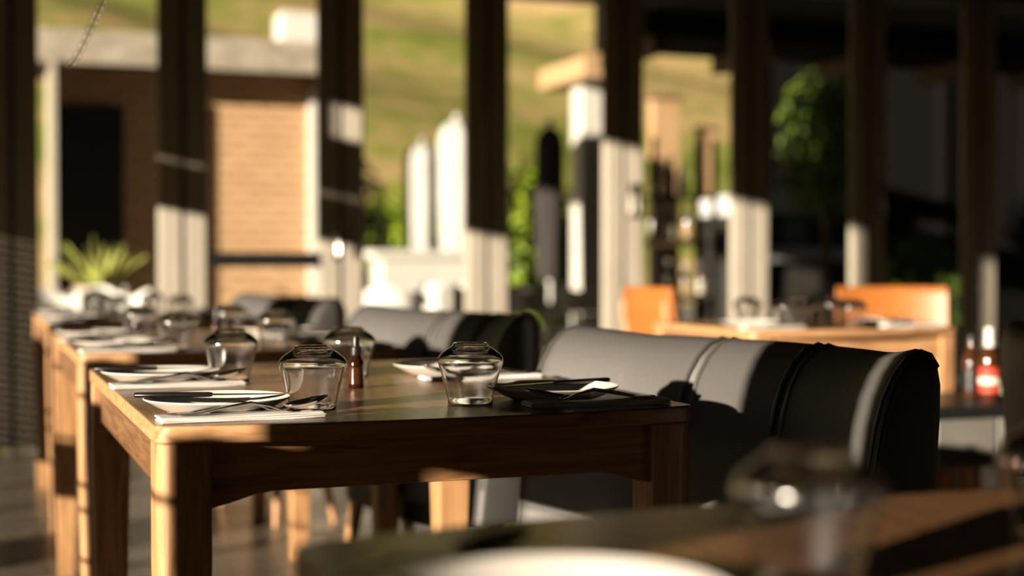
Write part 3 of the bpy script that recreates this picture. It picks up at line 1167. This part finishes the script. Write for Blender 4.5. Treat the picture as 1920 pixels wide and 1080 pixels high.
def shrub(name, px, dv, zc, rad, n, size, material, label, cat, seed, trunk=None, lumps=5, group=None):
    v_ = VW + dv
    t = room_thing(name, uv_at(px, v_), v_, label, cat, -.02, group)
    rnd = random.Random(seed)
    mb = MB()
    foliage(mb, (0, 0, zc), rad, n // 2, size, rnd)
    for k in range(lumps):
        a = rnd.uniform(0, 6.28)
        q = (rad[0] * .55 * math.cos(a), rad[1] * .55 * math.sin(a), zc + rad[2] * rnd.uniform(-.6, .6))
        foliage(mb, q, (rad[0] * .5, rad[1] * .5, rad[2] * .42), n // 2 // lumps, size, rnd)
    mb.build('foliage', material, t, smooth=0)
    tr = trunk or .05
    MB().tube([(0, 0, 0), (.03, 0, zc * .5), (0, .02, zc)], [tr, tr * .8, tr * .4], 8).build('stem', 'bark', t)
    return t


shrub('hedge_shrub', 735, 8.2, .95, (.42, .6, 1.0), 2600, .06, 'leaf', 'bright green shrub left of the white parasols', 'shrub', 11, group='shrubs behind the terrace')
shrub('hedge_shrub', 985, 6.0, .95, (.40, .5, 1.15), 2600, .06, 'leaf', 'bright green shrub between fourth post and dark parasol', 'shrub', 12, group='shrubs behind the terrace')
shrub('hedge_shrub', 1072, 7.6, .85, (.30, .5, 1.0), 2000, .06, 'leaf', 'bright green shrub right of the dark parasol', 'shrub', 13, group='shrubs behind the terrace')
shrub('hedge_shrub', 690, 5.6, .85, (.20, .4, 1.15), 1600, .06, 'shaded_leaf', 'dark shaded shrub beside the brick building corner', 'shrub', 14, group='shrubs behind the terrace')
shrub('hedge_shrub', 900, 9.5, .9, (1.3, .6, .9), 3000, .07, 'leaf', 'long green hedge behind the white parasols', 'hedge', 15, group='shrubs behind the terrace')
shrub('garden_tree', 1545, 3.4, 2.05, (.42, .5, .75), 2000, .06, 'shaded_leaf', 'leafy tree seen dimly high in the sixth window', 'tree', 16, .06)
shrub('hedge_shrub', 1520, 2.9, .30, (.50, .35, .42), 1800, .06, 'shaded_leaf', 'dark low shrubs below the grey shed', 'shrub', 17)
shrub('hedge_shrub', 1725, 2.6, .65, (.40, .4, .62), 1600, .06, 'shaded_leaf', 'dark shrub in the black seventh window', 'shrub', 18)

# grey shed in the shade
v_ = VW + 4.4
t = room_thing('garden_shed', uv_at(1435, v_), v_, 'grey garden shed with two pale ledges in the sixth window', 'shed', -.02)
w = uv_at(1640, v_) - uv_at(1435, v_)
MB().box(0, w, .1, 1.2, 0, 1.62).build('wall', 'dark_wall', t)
MB().box(-.05, w + .05, -.12, 1.3, 1.46, 1.66).build('roof', 'grey_render', t, .01)
MB().box(-.02, w + .02, -.04, .1, 1.00, 1.13).build('ledge', 'grey_render', t, .008)
MB().box(.24, .52, .07, .1, 1.16, 1.44).build('window', 'blue_pane', t)

# black backdrop and slab added for the darkness outside the right hand windows
ua = uv_at(1400, VW + 5.8)
t = room_thing('dark_backdrop', ua, VW + 5.8, 'black backdrop added for the darkness behind the shed on the right', 'screen', -.02)
MB().box(0, 6.5, 0, .08, 0, 5.0).build('boards', 'shade_black', t)
for k in range(6):
    MB().box(.02 + 1.2 * k, .14 + 1.2 * k, -.08, 0, 0, 5.0).build('post', 'shade_black', t)
ua = uv_at(1212, VW + 1.4)
t = room_thing('dark_slab', ua, VW + 1.4, 'black slab added to darken the top of the right windows', 'dark_slab', 2.5)  # slab put in to blacken the view above the terrace
MB().box(0, 8, 0, .9, .06, .6).build('roof', 'shade_black', t)
for k in range(9):
    MB().box(.05 + .95 * k, .17 + .95 * k, 0, .9, -.06, .06).build('beam', 'soffit', t)
